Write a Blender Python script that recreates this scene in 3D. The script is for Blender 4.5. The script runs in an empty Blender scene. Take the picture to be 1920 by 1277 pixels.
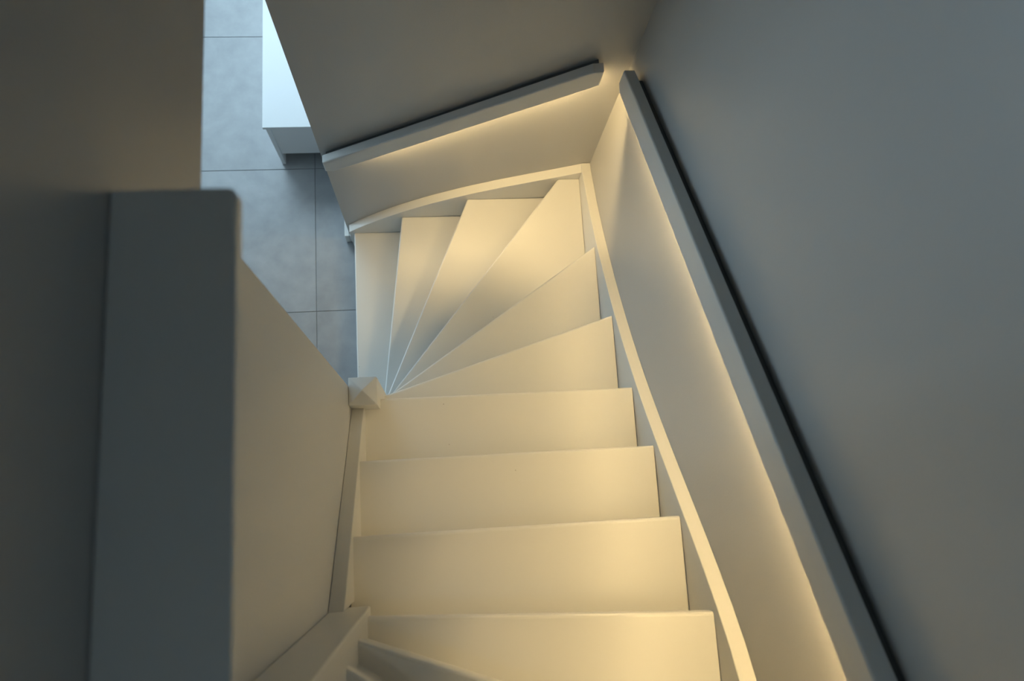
import bpy, bmesh, math, random
from mathutils import Vector, Matrix

random.seed(7)
SC = bpy.context.scene
COL = SC.collection

# ------------------------------------------------------------------ camera
F_PX = 1456.41
cam_d = bpy.data.cameras.new('camera')
cam_d.sensor_width = 36.0
cam_d.lens = F_PX * 36.0 / 1920.0
cam_d.clip_start = 0.02
cam_d.dof.use_dof = True
cam_d.dof.focus_distance = 2.65
cam_d.dof.aperture_fstop = 3.6
cam = bpy.data.objects.new('camera', cam_d)
COL.objects.link(cam)
RX = Vector((0.9948, -0.0615, 0.0807)).normalized()      # image right, in the room's axes
FW = Vector((0.0917, 0.2028, -0.9749)).normalized()      # viewing direction (steeply down the stairs)
RX = (RX - FW * RX.dot(FW)).normalized()
UP = RX.cross(FW)
M3 = Matrix((RX, UP, -FW)).transposed()
cam.matrix_world = Matrix.Translation((0.2396, 0.0, 3.7448)) @ M3.to_4x4()
SC.camera = cam

# ------------------------------------------------------------------ sky (overcast daylight) and exposure
world = bpy.data.worlds.new('overcast_sky')
SC.world = world
world.use_nodes = True
bg = world.node_tree.nodes['Background']
bg.inputs['Color'].default_value = (0.64, 0.83, 1.0, 1)
bg.inputs['Strength'].default_value = 15.0

SC.view_settings.view_transform = 'Standard'
SC.view_settings.look = 'None'
SC.view_settings.gamma = 1.0
SC.view_settings.use_curve_mapping = False
SC.view_settings.exposure = 0.0
SC.cycles.use_denoising = True
SC.cycles.max_bounces = 14
SC.cycles.diffuse_bounces = 8
SC.cycles.glossy_bounces = 4
SC.cycles.transparent_max_bounces = 8
SC.cycles.sample_clamp_indirect = 6.0

LED_STRENGTH = 210.0
LED_COLOR = (1.0, 0.725, 0.335)

# extents shared by everything below (metres)
T = 0.7478                       # floor tile module
GX, GY = -0.3556, 0.9663         # one tile joint crossing
XW0, XW1 = GX - 5 * T, GX + 2 * T        # lower room, left / right
YW0, YW1 = GY - 3 * T, GY + 6 * T        # lower room, near / far
CEIL0, CEIL1 = 2.85, 5.40
XS, YS, XL = 0.8418, 1.2936, 0.0         # inner faces of the stair strings
XR, YB, XLW = 0.8795, 1.3330, -0.0365    # wall faces: right, back, left
YN = -1.2200                             # near face of the upper winder strings
RISE = 0.19

# daylight portals: they only mark the window and added fill openings for sampling the sky
def portal(name, loc, rot, sx, sy):
    l = bpy.data.lights.new(name, 'AREA')
    l.shape = 'RECTANGLE'; l.size = sx; l.size_y = sy
    l.cycles.is_portal = True
    o = bpy.data.objects.new(name, l); COL.objects.link(o)
    o.location = loc; o.rotation_euler = rot
    return o
WIN1 = (1.35, 3.75, 0.08, 1.28)          # lower room window: y0, y1, z0, z1 in the left wall
FILL2 = (0.13, 0.41, -0.70, -0.42)         # unseen roof opening added to brighten the ledge and left wall: x0, x1, y0, y1
FILL4 = (-1.05, -0.50, 3.95, 4.65)        # unseen opening added as upstairs fill light: y0, y1, z0, z1 in the landing's end wall
SKY3 = (-2.00, -0.30, 2.95, 4.90)       # roof light over the lower room: x0, x1, y0, y1
XH = -1.60                               # landing's left wall
portal('daylight_portal', (XW0 - 0.02, (WIN1[0] + WIN1[1]) / 2, (WIN1[2] + WIN1[3]) / 2),
       (0, -math.pi / 2, 0), WIN1[3] - WIN1[2], WIN1[1] - WIN1[0])
portal('daylight_portal', ((FILL2[0] + FILL2[1]) / 2, (FILL2[2] + FILL2[3]) / 2, CEIL1 + 0.12),
       (0, 0, 0), FILL2[1] - FILL2[0], FILL2[3] - FILL2[2])
portal('daylight_portal', (XH - 0.02, (FILL4[0] + FILL4[1]) / 2, (FILL4[2] + FILL4[3]) / 2),
       (0, -math.pi / 2, 0), FILL4[3] - FILL4[2], FILL4[1] - FILL4[0])
portal('daylight_portal', ((SKY3[0] + SKY3[1]) / 2, (SKY3[2] + SKY3[3]) / 2, CEIL0 + 0.22),
       (0, 0, 0), SKY3[1] - SKY3[0], SKY3[3] - SKY3[2])

# ------------------------------------------------------------------ materials
def new_mat(name):
    m = bpy.data.materials.new(name); m.use_nodes = True
    nt = m.node_tree
    return m, nt, nt.nodes['Principled BSDF']

def paint(name, col, rough, bump_scale, bump_str, var=0.015, specks=False):
    m, nt, p = new_mat(name)
    N, L = nt.nodes, nt.links
    tc = N.new('ShaderNodeTexCoord')
    n1 = N.new('ShaderNodeTexNoise'); n1.inputs['Scale'].default_value = 3.0
    n1.inputs['Detail'].default_value = 4
    L.new(tc.outputs['Object'], n1.inputs['Vector'])
    mix = N.new('ShaderNodeMix'); mix.data_type = 'RGBA'
    mix.inputs['A'].default_value = (*[c * (1 - var) for c in col], 1)
    mix.inputs['B'].default_value = (*[min(1, c * (1 + var)) for c in col], 1)
    L.new(n1.outputs['Fac'], mix.inputs['Factor'])
    out = mix.outputs['Result']
    if specks:
        v = N.new('ShaderNodeTexVoronoi'); v.inputs['Scale'].default_value = 9.0
        L.new(tc.outputs['Object'], v.inputs['Vector'])
        lt = N.new('ShaderNodeMath'); lt.operation = 'LESS_THAN'; lt.inputs[1].default_value = 0.016
        L.new(v.outputs['Distance'], lt.inputs[0])
        mm = N.new('ShaderNodeMath'); mm.operation = 'MULTIPLY'; mm.inputs[1].default_value = 0.45
        L.new(lt.outputs[0], mm.inputs[0])
        mix2 = N.new('ShaderNodeMix'); mix2.data_type = 'RGBA'
        L.new(mm.outputs[0], mix2.inputs['Factor'])
        L.new(out, mix2.inputs['A']); mix2.inputs['B'].default_value = (0.16, 0.13, 0.10, 1)
        out = mix2.outputs['Result']
    L.new(out, p.inputs['Base Color'])
    p.inputs['Roughness'].default_value = rough
    n2 = N.new('ShaderNodeTexNoise'); n2.inputs['Scale'].default_value = bump_scale
    n2.inputs['Detail'].default_value = 3
    L.new(tc.outputs['Object'], n2.inputs['Vector'])
    b = N.new('ShaderNodeBump'); b.inputs['Strength'].default_value = bump_str
    b.inputs['Distance'].default_value = 0.002
    L.new(n2.outputs['Fac'], b.inputs['Height'])
    L.new(b.outputs['Normal'], p.inputs['Normal'])
    return m

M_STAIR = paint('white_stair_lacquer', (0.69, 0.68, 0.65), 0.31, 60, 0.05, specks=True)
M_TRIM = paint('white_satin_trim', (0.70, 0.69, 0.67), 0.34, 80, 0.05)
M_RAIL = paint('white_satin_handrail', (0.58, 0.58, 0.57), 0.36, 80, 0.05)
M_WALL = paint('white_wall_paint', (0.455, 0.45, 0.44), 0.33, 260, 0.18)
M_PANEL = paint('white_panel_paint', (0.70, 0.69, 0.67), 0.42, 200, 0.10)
M_CEIL = paint('white_ceiling_paint', (0.60, 0.60, 0.59), 0.8, 200, 0.1)
M_ABSORB = paint('dark_bounce_cut', (0.09, 0.092, 0.095), 0.6, 260, 0.15)  # dark tone picked so the added wall bounces little daylight
M_BENCH = paint('white_laminate', (0.84, 0.85, 0.86), 0.4, 60, 0.02)
M_DARK = paint('charcoal_profile', (0.10, 0.10, 0.10), 0.6, 100, 0.05)
M_GROUT = paint('grey_grout', (0.16, 0.17, 0.18), 0.9, 300, 0.3)
M_FRAME = paint('window_frame_paint', (0.30, 0.31, 0.32), 0.45, 80, 0.05)
M_OAK = paint('landing_floor_finish', (0.42, 0.41, 0.40), 0.5, 40, 0.1, 0.08)

def tile_mat():
    m, nt, p = new_mat('grey_concrete_tile')
    N, L = nt.nodes, nt.links
    tc = N.new('ShaderNodeNewGeometry')
    oi = N.new('ShaderNodeObjectInfo')
    n1 = N.new('ShaderNodeTexNoise'); n1.inputs['Scale'].default_value = 2.2; n1.inputs['Detail'].default_value = 8
    n1.inputs['Roughness'].default_value = 0.6; n1.inputs['Distortion'].default_value = 0.6
    n2 = N.new('ShaderNodeTexNoise'); n2.inputs['Scale'].default_value = 14; n2.inputs['Detail'].default_value = 6
    for n in (n1, n2): L.new(tc.outputs['Position'], n.inputs['Vector'])
    ad = N.new('ShaderNodeMix'); ad.data_type = 'FLOAT'; ad.inputs[0].default_value = 0.35
    L.new(n1.outputs['Fac'], ad.inputs[2]); L.new(n2.outputs['Fac'], ad.inputs[3])
    ramp = N.new('ShaderNodeValToRGB')
    ramp.color_ramp.elements[0].position = 0.32; ramp.color_ramp.elements[0].color = (0.255, 0.265, 0.278, 1)
    ramp.color_ramp.elements[1].position = 0.70; ramp.color_ramp.elements[1].color = (0.39, 0.40, 0.41, 1)
    L.new(ad.outputs[0], ramp.inputs['Fac'])
    mr = N.new('ShaderNodeMapRange'); mr.inputs['To Min'].default_value = 0.95; mr.inputs['To Max'].default_value = 1.05
    L.new(oi.outputs['Random'], mr.inputs['Value'])
    mul = N.new('ShaderNodeVectorMath'); mul.operation = 'SCALE'
    L.new(ramp.outputs['Color'], mul.inputs[0]); L.new(mr.outputs['Result'], mul.inputs['Scale'])
    L.new(mul.outputs['Vector'], p.inputs['Base Color'])
    p.inputs['Roughness'].default_value = 0.42
    b = N.new('ShaderNodeBump'); b.inputs['Strength'].default_value = 0.08; b.inputs['Distance'].default_value = 0.002
    L.new(n2.outputs['Fac'], b.inputs['Height']); L.new(b.outputs['Normal'], p.inputs['Normal'])
    return m
M_TILE = tile_mat()

def glass_mat():
    m = bpy.data.materials.new('clear_window_glass'); m.use_nodes = True
    nt = m.node_tree; nt.nodes.clear()
    o = nt.nodes.new('ShaderNodeOutputMaterial'); t = nt.nodes.new('ShaderNodeBsdfTransparent')
    t.inputs['Color'].default_value = (0.93, 0.96, 0.95, 1)
    g = nt.nodes.new('ShaderNodeBsdfGlossy'); g.inputs['Roughness'].default_value = 0.02
    x = nt.nodes.new('ShaderNodeMixShader'); x.inputs[0].default_value = 0.06
    nt.links.new(t.outputs[0], x.inputs[1]); nt.links.new(g.outputs[0], x.inputs[2])
    nt.links.new(x.outputs[0], o.inputs[0])
    return m
M_GLASS = glass_mat()

def led_mat():
    m = bpy.data.materials.new('warm_light_strip'); m.use_nodes = True
    nt = m.node_tree; nt.nodes.clear()
    o = nt.nodes.new('ShaderNodeOutputMaterial'); e = nt.nodes.new('ShaderNodeEmission')
    e.inputs['Color'].default_value = (*LED_COLOR, 1); e.inputs['Strength'].default_value = LED_STRENGTH
    nt.links.new(e.outputs[0], o.inputs[0])
    return m
M_LED = led_mat()

# ------------------------------------------------------------------ mesh helpers
def link(name, bm, mat, parent=None, smooth=False):
    bmesh.ops.recalc_face_normals(bm, faces=bm.faces)
    me = bpy.data.meshes.new(name); bm.to_mesh(me); bm.free()
    me.materials.append(mat)
    if smooth:
        for p in me.polygons: p.use_smooth = True
    o = bpy.data.objects.new(name, me); COL.objects.link(o)
    if parent is not None: o.parent = parent
    return o

def box_bm(bm, x0, x1, y0, y1, z0, z1):
    vs = [bm.verts.new(c) for c in ((x0, y0, z0), (x1, y0, z0), (x1, y1, z0), (x0, y1, z0),
                                    (x0, y0, z1), (x1, y0, z1), (x1, y1, z1), (x0, y1, z1))]
    for f in ((3, 2, 1, 0), (4, 5, 6, 7), (0, 1, 5, 4), (1, 2, 6, 5), (2, 3, 7, 6), (3, 0, 4, 7)):
        bm.faces.new([vs[i] for i in f])

def bevel_all(bm, w, seg=2, flt=None):
    es = [e for e in bm.edges if (flt is None or flt(e))]
    bmesh.ops.bevel(bm, geom=es, offset=w, segments=seg, affect='EDGES', profile=0.5, clamp_overlap=True)

def boxes(name, specs, mat, parent=None, bev=0.0):
    bm = bmesh.new()
    for s in specs: box_bm(bm, *s)
    if bev: bevel_all(bm, bev)
    return link(name, bm, mat, parent)

def prism(name, poly, axis, a, b, mat, parent=None, bev=0.0, flt=None, seg=2):
    """extrude a 2D polygon: axis 0 -> poly is (y,z) swept in x; 1 -> (x,z) swept in y; 2 -> (x,y) swept in z"""
    def P(u, v, w):
        return {0: (w, u, v), 1: (u, w, v), 2: (u, v, w)}[axis]
    bm = bmesh.new()
    va = [bm.verts.new(P(u, v, a)) for u, v in poly]
    vb = [bm.verts.new(P(u, v, b)) for u, v in poly]
    n = len(poly)
    bm.faces.new(va); bm.faces.new(list(reversed(vb)))
    for i in range(n):
        j = (i + 1) % n
        bm.faces.new((va[j], va[i], vb[i], vb[j]))
    bmesh.ops.recalc_face_normals(bm, faces=bm.faces)
    if bev: bevel_all(bm, bev, seg, flt)
    return link(name, bm, mat, parent)

def struct(o):
    o['kind'] = 'structure'; return o

def thing(name, label, cat, loc=(0, 0, 0), group=None):
    o = bpy.data.objects.new(name, None); COL.objects.link(o)
    o.empty_display_size = 0.1
    o['label'] = label; o['category'] = cat
    if group: o['group'] = group
    return o

def interp(pts, u):
    pts = sorted(pts)
    if u <= pts[0][0]: return pts[0][1]
    for (a, za), (b, zb) in zip(pts, pts[1:]):
        if u <= b: return za + (zb - za) * (u - a) / (b - a)
    return pts[-1][1]

# ------------------------------------------------------------------ the setting
W = 0.10
floor = struct(boxes('floor', [(XW0, XW1, YW0, YW1, -0.12, -0.0022)], M_GROUT))
tile_me = None
nx = round((XW1 - XW0) / T); ny = round((YW1 - YW0) / T)
for i in range(nx):
    for j in range(ny):
        cx, cy = XW0 + (i + 0.5) * T, YW0 + (j + 0.5) * T
        if tile_me is None:
            bm = bmesh.new(); h = T / 2 - 0.0014
            box_bm(bm, -h, h, -h, h, -0.009, 0.0)
            bevel_all(bm, 0.0008, 1)
            t = link('floor_tile', bm, M_TILE, floor); tile_me = t.data
        else:
            t = bpy.data.objects.new('floor_tile', tile_me); COL.objects.link(t); t.parent = floor
        t.location = (cx, cy, 0.0)

# stairwell walls
wall_left = struct(boxes('wall_left', [(XLW - W, XLW, -0.30, YB, CEIL0, CEIL1)], M_WALL))
wall_left_panel = struct(boxes('wall_left_panel', [
    (XLW - W, XLW, -0.30, 0.362, 0.0, CEIL0),
    (XLW - W, XLW, YW0, -0.30, 0.0, 2.62)], M_PANEL))
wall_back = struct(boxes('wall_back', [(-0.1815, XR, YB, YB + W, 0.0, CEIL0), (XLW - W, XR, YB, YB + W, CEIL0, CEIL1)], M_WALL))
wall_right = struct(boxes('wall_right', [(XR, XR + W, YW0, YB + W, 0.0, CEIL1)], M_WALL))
wall_near = struct(boxes('wall_near', [(XW0, XR + W, YW0 - W, YW0, 0.0, CEIL0), (XH - W, XR + W, YW0 - W, YW0, CEIL0, CEIL1)], M_WALL))
# lower room
wall_far = struct(boxes('wall_far', [(XW0 - W, XW1 + W, YW1, YW1 + W, 0.0, CEIL0)], M_WALL))
wall_room_right = struct(boxes('wall_room_right', [(XW1, XW1 + W, YB + W, YW1, 0.0, CEIL0), (XR + W, XW1 + W, YB + 0.0, YB + W, 0, CEIL0)], M_WALL))
added_shade_wall = struct(boxes('added_shade_wall', [(XW0, XLW - W - 0.0005, 0.262, 0.362, 0.0, CEIL0)], M_ABSORB))  # unseen wall added to keep bounced daylight off the floor and back wall
y0, y1, z0, z1 = WIN1
wall_window = struct(boxes('wall_window', [
    (XW0 - W, XW0, YW0 - W, y0, 0.0, CEIL0), (XW0 - W, XW0, y1, YW1, 0.0, CEIL0),
    (XW0 - W, XW0, y0, y1, 0.0, z0), (XW0 - W, XW0, y0, y1, z1, CEIL0)], M_WALL))
CB, CT = CEIL0, CEIL0 + 0.2
YC = -0.30 + W
a0, a1, b0, b1 = SKY3
ceiling = struct(boxes('ceiling_room', [
    (XW0 - W, XLW - W, YC, b0, CB, CT), (XW0 - W, a0, b0, b1, CB, CT),
    (a1, XW1 + W, b0, b1, CB, CT), (XLW - W, XW1 + W, YB + W, b0, CB, CT), (XW0 - W, XW1 + W, b1, YW1 + W, CB, CT),
    (XW0 - W, XH, YW0 - W, YC, CB, CT)], M_CEIL))
a0, a1, b0, b1 = FILL2
ceiling_u = struct(boxes('ceiling_stairwell', [
    (XH - W, a0, YW0 - W, YB + W, CEIL1, CEIL1 + 0.1), (a1, XR + W, YW0 - W, YB + W, CEIL1, CEIL1 + 0.1),
    (a0, a1, YW0 - W, b0, CEIL1, CEIL1 + 0.1), (a0, a1, b1, YB + W, CEIL1, CEIL1 + 0.1)], M_CEIL))
def roof_light(name, rect, zt):
    a0, a1, b0, b1 = rect
    f = 0.03
    o = struct(boxes(name, [(a0, a1, b0, b0 + f, zt - .06, zt), (a0, a1, b1 - f, b1, zt - .06, zt),
        (a0, a0 + f, b0 + f, b1 - f, zt - .06, zt), (a1 - f, a1, b0 + f, b1 - f, zt - .06, zt)], M_FRAME))
    boxes('glass_pane', [(a0 + f, a1 - f, b0 + f, b1 - f, zt - .03, zt - .024)], M_GLASS, o)
roof_light('fill_opening_2', FILL2, CEIL1 + 0.1)
roof_light('window_3', SKY3, CT)
# landing upstairs
landing = struct(boxes('floor_landing', [(XH, -0.02, YW0, -0.31, 2.80, 3.04)], M_OAK, None))
wall_hall = struct(boxes('wall_landing', [(XH, XLW - W, -0.30, -0.30 + W, 3.05, CEIL1)], M_WALL))
y0, y1, z0, z1 = FILL4
wall_hl = struct(boxes('wall_landing_end', [
    (XH - W, XH, YW0, y0, 3.05, CEIL1), (XH - W, XH, y1, -0.30 + W, 3.05, CEIL1),
    (XH - W, XH, y0, y1, 3.05, z0), (XH - W, XH, y0, y1, z1, CEIL1)], M_WALL))

def window(name, x, win, npane):
    y0, y1, z0, z1 = win
    f = 0.06; xa, xb = x - 0.08, x - 0.03
    o = struct(boxes(name, [(xa, xb, y0, y1, z0, z0 + f), (xa, xb, y0, y1, z1 - f, z1)], M_FRAME))
    step = (y1 - y0 - f) / npane
    for k in range(npane + 1):
        boxes('frame_post', [(xa, xb, y0 + k * step, y0 + k * step + f, z0 + f, z1 - f)], M_FRAME, o)
    for k in range(npane):
        boxes('glass_pane', [(x - 0.058, x - 0.052, y0 + k * step + f, y0 + (k + 1) * step, z0 + f, z1 - f)], M_GLASS, o)
    return o
window('window_1', XW0, WIN1, 3)
window('fill_opening_4', XH, FILL4, 1)

# baseboard around the free end of the back wall
bb = bmesh.new()
box_bm(bb, -0.2040, -0.1815, 1.3160, YB + W + 0.02, 0.0, 0.088)
box_bm(bb, -0.1815, -0.1675, 1.3160, YB, 0.0, 0.088)
bevel_all(bb, 0.004, 2)
struct(link('baseboard_back', bb, M_TRIM))

# ------------------------------------------------------------------ staircase
stairs = thing('staircase', 'white lacquered closed-string staircase with winder treads fanning around a newel post', 'staircase')

# nosing of each tread: inner end, outer end, and which boundary the outer end meets
NOS = {
    1: ((-0.1455, 0.366), (-0.1455, 1.2926), 'B'),
    2: ((-0.0250, 0.372), (0.0895, 1.2926), 'B'),
    3: ((-0.0180, 0.376), (0.3822, 1.2926), 'B'),
    4: ((0.0000, 0.378), (0.7520, 1.2926), 'B'),
    5: ((0.0180, 0.379), (0.8408, 0.9337), 'R'),
    6: ((0.0200, 0.3650), (0.8408, 0.6163), 'R'),
    7: ((-0.0080, 0.3362), (0.8408, 0.3332), 'R'),
    8: ((-0.0080, 0.1367), (0.8408, 0.1344), 'R'),
    9: ((-0.0080, -0.0623), (0.8408, -0.0635), 'R'),
    10: ((0.0300, -0.2318), (0.8408, -0.2775), 'R'),
    11: ((0.0300, -0.2434), (0.8408, -0.5530), 'R'),
    12: ((0.0300, -0.2520), (0.8408, -0.8050), 'R'),
    13: ((0.0300, -0.2590), (0.8408, -1.1850), 'R'),
    14: ((0.0300, -0.2800), (0.4400, YN), 'N'),
    15: ((0.0150, -0.2850), (0.1100, YN), 'N'),
    16: ((-0.0200, -0.3100), (-0.0200, YN), 'N'),
}
def offs_line(k, d):
    (ax, ay), (bx, by), side = NOS[k]
    dx, dy = bx - ax, by - ay
    l = math.hypot(dx, dy); nxv, nyv = dy / l, -dx / l          # uphill
    ax, ay = ax + nxv * d, ay + nyv * d
    if side == 'R': t = (0.8408 - ax) / dx
    elif side == 'B': t = (1.2926 - ay) / dy
    else: t = (YN - ay) / dy
    return (ax, ay), (ax + dx * t, ay + dy * t)

TH = 0.040
for k in range(1, 16):
    (a, b), side = NOS[k][:2], NOS[k][2]
    (c, d) = offs_line(k + 1, 0.045)
    poly = [a, b]
    if side == 'B' and NOS[k + 1][2] == 'R': poly.append((0.8408, 1.2926))
    if side == 'R' and NOS[k + 1][2] == 'N': poly.append((0.8408, YN))
    poly += [d, c]
    if k == 9: poly.append((-0.008, -0.262))
    z = k * RISE
    ux, uy = b[0] - a[0], b[1] - a[1]; ul = math.hypot(ux, uy)
    on = lambda v: abs((v.co.x - a[0]) * uy - (v.co.y - a[1]) * ux) / ul < 1e-5
    prism('tread', poly, 2, z - TH, z, M_STAIR, stairs, 0.0062 if k < 9 else 0.0085, lambda e: on(e.verts[0]) and on(e.verts[1]) and abs(e.verts[0].co.z - e.verts[1].co.z) < 1e-6, 3)
    # closed riser set back under the nosing
    p, q = offs_line(k, 0.024); p2, q2 = offs_line(k, 0.042)
    prism('riser', [p, q, q2, p2], 2, max((k - 1) * RISE - 0.0, 0.0), z - TH + 0.002, M_STAIR, stairs)

# strings
R_TOP = [(1.3310, 0.829), (1.2936, 0.8330), (1.22, 0.8605), (1.152, 0.8849), (1.081, 0.9145), (1.010, 0.9468), (0.939, 0.9822), (0.868, 1.0197), (0.797, 1.0595),
         (0.726, 1.1017), (0.655, 1.1461), (0.584, 1.1932), (0.513, 1.2429), (0.442, 1.2954), (0.371, 1.3509), (0.300, 1.4093), (0.229, 1.4706),
         (0.158, 1.5345), (0.087, 1.6006), (0.016, 1.6679), (-0.055, 1.7357), (-0.126, 1.8029), (-0.197, 1.8672), (-0.268, 1.9276),
         (-0.339, 1.9812), (-0.410, 2.0244), (-0.55, 2.115), (-0.80, 2.335), (-1.05, 2.53), (YN, 2.62), (YW0 + 0.004, 2.64)]
up = [(y, z) for y, z in R_TOP]
lo = [(y, max(0.0, z - 0.36)) for y, z in reversed(R_TOP)]
prism('string_board', up + lo, 0, XS, XR - 0.0006, M_STAIR, stairs, 0.0022, lambda e: abs(e.verts[0].co.x - e.verts[1].co.x) < 1e-6 and e.verts[0].co.x < XS + 1e-4 and len(e.link_faces) == 2 and max(f.normal.z for f in e.link_faces) > 0.3, 2)
B_TOP = [(-0.1668, 0.2050), (-0.117, 0.2585), (-0.066, 0.3079), (-0.016, 0.3538), (0.035, 0.3967), (0.085, 0.4365), (0.136, 0.4737), (0.186, 0.5082), (0.237, 0.5405), (0.287, 0.5707),
         (0.337, 0.5988), (0.388, 0.6253), (0.438, 0.6502), (0.489, 0.6738), (0.539, 0.6964), (0.640, 0.7390), (0.741, 0.7797), (XS + 0.0005, 0.8235)]
up = B_TOP
lo = [(x, max(0.0, z - 0.36)) for x, z in reversed(B_TOP)]
prism('string_board', up + lo, 1, YS, YB - 0.0006, M_STAIR, stairs, 0.0022, lambda e: abs(e.verts[0].co.y - e.verts[1].co.y) < 1e-6 and e.verts[0].co.y < YS + 1e-4 and max(f.normal.z for f in e.link_faces) > 0.3, 2)
L_TOP = [(0.306, 1.3730), (-0.2170, 1.9030)]
prism('string_board', [(0.306, 1.373), (-0.217, 1.903), (-0.217, 1.50), (0.306, 0.95)], 0, XLW + 0.0006, XL, M_STAIR, stairs, 0.002)
N_TOP = [(XS, 2.62), (0.45, 2.80), (0.10, 3.02), (-0.02, 3.10)]
prism('string_board', N_TOP + [(x, z - 0.36) for x, z in reversed(N_TOP)], 1, YW0 + 0.004, YN, M_STAIR, stairs, 0.002)

# lower newel with pyramid cap, upper newel hanging at the top turn
np_ = boxes('newel_post', [(XLW + 0.0006, 0.0468, 0.3040, 0.3868, 0.0, 1.4450)], M_STAIR, stairs, 0.002)
bm = bmesh.new()
x0, x1, y0, y1 = XLW + 0.0006, 0.0468, 0.3040, 0.3868
base = [bm.verts.new(c) for c in ((x0, y0, 1.445), (x1, y0, 1.445), (x1, y1, 1.445), (x0, y1, 1.445))]
mid = [bm.verts.new(c) for c in ((x0, y0, 1.450), (x1, y0, 1.450), (x1, y1, 1.450), (x0, y1, 1.450))]
ap = bm.verts.new(((x0 + x1) / 2, (y0 + y1) / 2, 1.4700))
bm.faces.new(list(reversed(base)))
for i in range(4):
    j = (i + 1) % 4
    bm.faces.new((base[i], base[j], mid[j], mid[i])); bm.faces.new((mid[i], mid[j], ap))
bevel_all(bm, 0.0012, 1)
link('post_cap', bm, M_STAIR, np_)
boxes('newel_post', [(XLW + 0.0006, 0.0510, -0.3000, -0.2165, 1.8250, 3.0760)], M_STAIR, stairs, 0.004)

# ------------------------------------------------------------------ handrails with light strips
LIP = 0.010      # front fascia of the rail; the light strip sits recessed behind it
def handrail(label, prof, core, bat, led, axis, d_in, d_out, wall_pos):
    h = thing('handrail', label, 'handrail')
    def P(u, v, w): return (w, u, v) if axis == 0 else (u, w, v)
    bm = bmesh.new()
    def shell(poly, a, b, bev, side):
        sub = bmesh.new()
        va = [sub.verts.new(P(u, v, a)) for u, v in poly]; vb = [sub.verts.new(P(u, v, b)) for u, v in poly]
        n = len(poly)
        sub.faces.new(va); sub.faces.new(list(reversed(vb)))
        for i in range(n):
            j = (i + 1) % n
            sub.faces.new((va[j], va[i], vb[i], vb[j]))
        bmesh.ops.recalc_face_normals(sub, faces=sub.faces)
        c = axis
        es = [e for e in sub.edges if all(abs(v.co[c] - side) < 1e-5 for v in e.verts)]
        bmesh.ops.bevel(sub, geom=es, offset=bev, segments=3, affect='EDGES', profile=0.5, clamp_overlap=True)
        me = bpy.data.meshes.new('tmp'); sub.to_mesh(me); sub.free(); bm.from_mesh(me); bpy.data.meshes.remove(me)
    shell(prof, wall_pos - d_in, wall_pos - d_in + LIP, 0.0050, wall_pos - d_in)
    shell(core, wall_pos - d_in + LIP - 0.0004, wall_pos - d_out, 0.0030, wall_pos - d_out)
    link('rail', bm, M_RAIL, h)
    prism('mounting_batten', bat, axis, wall_pos - d_out - 0.0005, wall_pos - 0.0006, M_DARK, h)
    lc = wall_pos - d_out - 0.0075
    prism('light_strip', led, axis, lc - 0.0030, lc + 0.0030, M_LED, h)
    return h
# along the right wall: profile in (y, z)
ms, ct, hh = -0.632, 2.4475, 0.096
tz = lambda y: ct + ms * y
yn = -0.98
prof = [(1.250, tz(1.250)), (1.250, 1.5870), (1.2180, tz(1.2180) - hh), (yn, tz(yn) - hh), (yn, tz(yn))]
bat = [(1.2150, tz(1.2150) - 0.022), (1.2150, tz(1.2150) - 0.07), (yn + .03, tz(yn + .03) - 0.07), (yn + .03, tz(yn + .03) - 0.022)]
REC = 0.0172      # depth of the light channel
core = [(1.250, tz(1.250)), (1.250, tz(1.250) - hh + REC), (yn, tz(yn) - hh + REC), (yn, tz(yn))]
led = [(1.225, tz(1.225) - hh + REC - 0.0005), (1.225, tz(1.225) - hh + REC - 0.0030), (yn + .05, tz(yn + .05) - hh + REC - 0.0030), (yn + .05, tz(yn + .05) - hh + REC - 0.0005)]
handrail('long white handrail sloping down beside the straight treads with warm light strip beneath', prof, core, bat, led, 0, 0.0548, 0.0200, XR)
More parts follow.
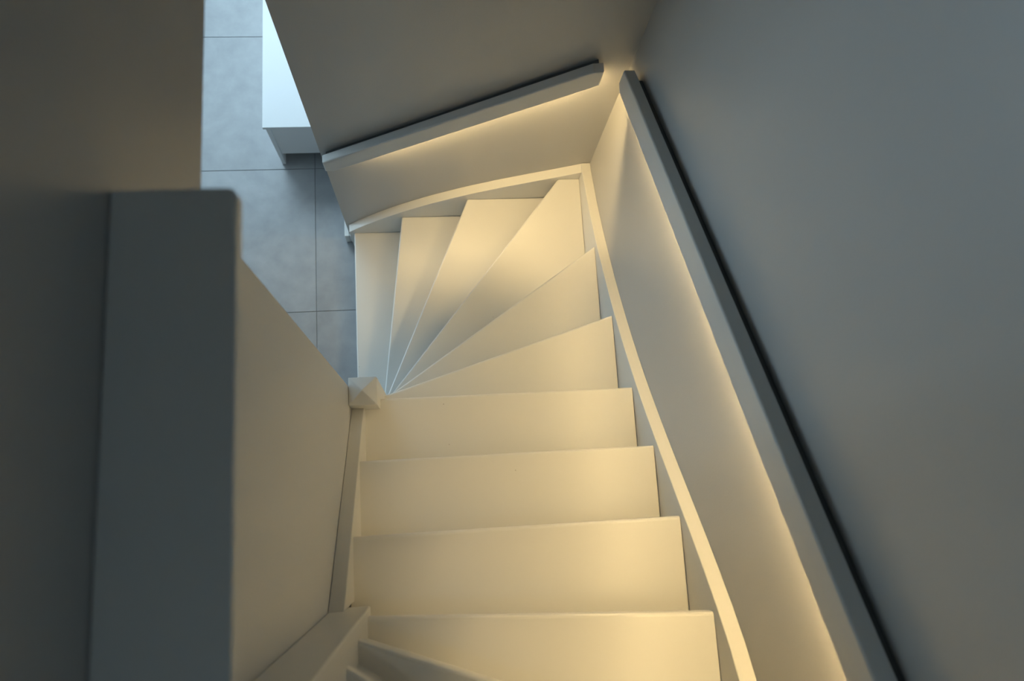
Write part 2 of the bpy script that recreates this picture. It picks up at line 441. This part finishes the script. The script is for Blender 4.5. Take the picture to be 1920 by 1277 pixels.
# along the back wall: profile in (x, z)
mb, cb, hb = 0.655, 1.1035, 0.098
tb = lambda x: cb + mb * x
prof = [(-0.1712, tb(-0.1712)), (0.7480, tb(0.7480)), (0.7805, tb(0.7480) + 0.003), (0.7795, tb(0.7795) - hb), (-0.1370, tb(-0.1370) - hb), (-0.1712, tb(-0.1370) - hb + 0.001)]
bat = [(-0.160, tb(-0.160) - 0.022), (0.7690, tb(0.7690) - 0.022), (0.7690, tb(0.7690) - 0.07), (-0.160, tb(-0.160) - 0.07)]
REC = 0.022
core = [(-0.1712, tb(-0.1712)), (0.7480, tb(0.7480)), (0.7805, tb(0.7480) + 0.003), (0.7800, tb(0.7795) - hb + REC), (-0.1712, tb(-0.1712) - hb + REC)]
led = [(-0.04, tb(-0.04) - hb + REC - 0.0005), (0.750, tb(0.750) - hb + REC - 0.0005), (0.750, tb(0.750) - hb + REC - 0.0030), (-0.04, tb(-0.04) - hb + REC - 0.0030)]
handrail('short white handrail on the back wall above the winder treads with warm light strip beneath', prof, core, bat, led, 1, 0.0515, 0.0185, YB)

# ------------------------------------------------------------------ ledge board on the left wall
bm = bmesh.new()
box_bm(bm, XLW + 0.0006, 0.0698, -0.90, 0.2815, 3.0785, 3.0965)
bevel_all(bm, 0.0085, 4, lambda e: abs(e.verts[0].co.z - e.verts[1].co.z) > 0.01 and e.verts[0].co.x > 0 and e.verts[0].co.y > 0)
bevel_all(bm, 0.002, 2, lambda e: all(v.co.z > 3.09 for v in e.verts))
ledge = link('wall_ledge', bm, M_TRIM)
ledge['label'] = 'narrow white ledge board with a rounded corner projecting from the wall high above the stairs'
ledge['category'] = 'ledge'

# ------------------------------------------------------------------ low white bench on the tiled floor
bench = thing('low_bench', 'low white bench with thin top board standing on the grey tiled floor', 'bench')
BX0, BX1, BY0, BY1 = -0.527, -0.02, 1.737, 3.05
boxes('top_board', [(BX0, BX1, BY0, BY1, 0.383, 0.400)], M_BENCH, bench, 0.0015)
for xa in (BX0 + 0.0100, BX1 - 0.028):
    boxes('side_panel', [(xa, xa + 0.018, BY0 + 0.006, BY1 - 0.006, 0.0, 0.383)], M_BENCH, bench, 0.001)
boxes('end_panel', [(BX0 + 0.028, BX1 - 0.028, BY0 + 0.022, BY0 + 0.038, 0.085, 0.383)], M_BENCH, bench, 0.001)
boxes('end_panel', [(BX0 + 0.028, BX1 - 0.028, BY1 - 0.038, BY1 - 0.022, 0.085, 0.383)], M_BENCH, bench, 0.001)
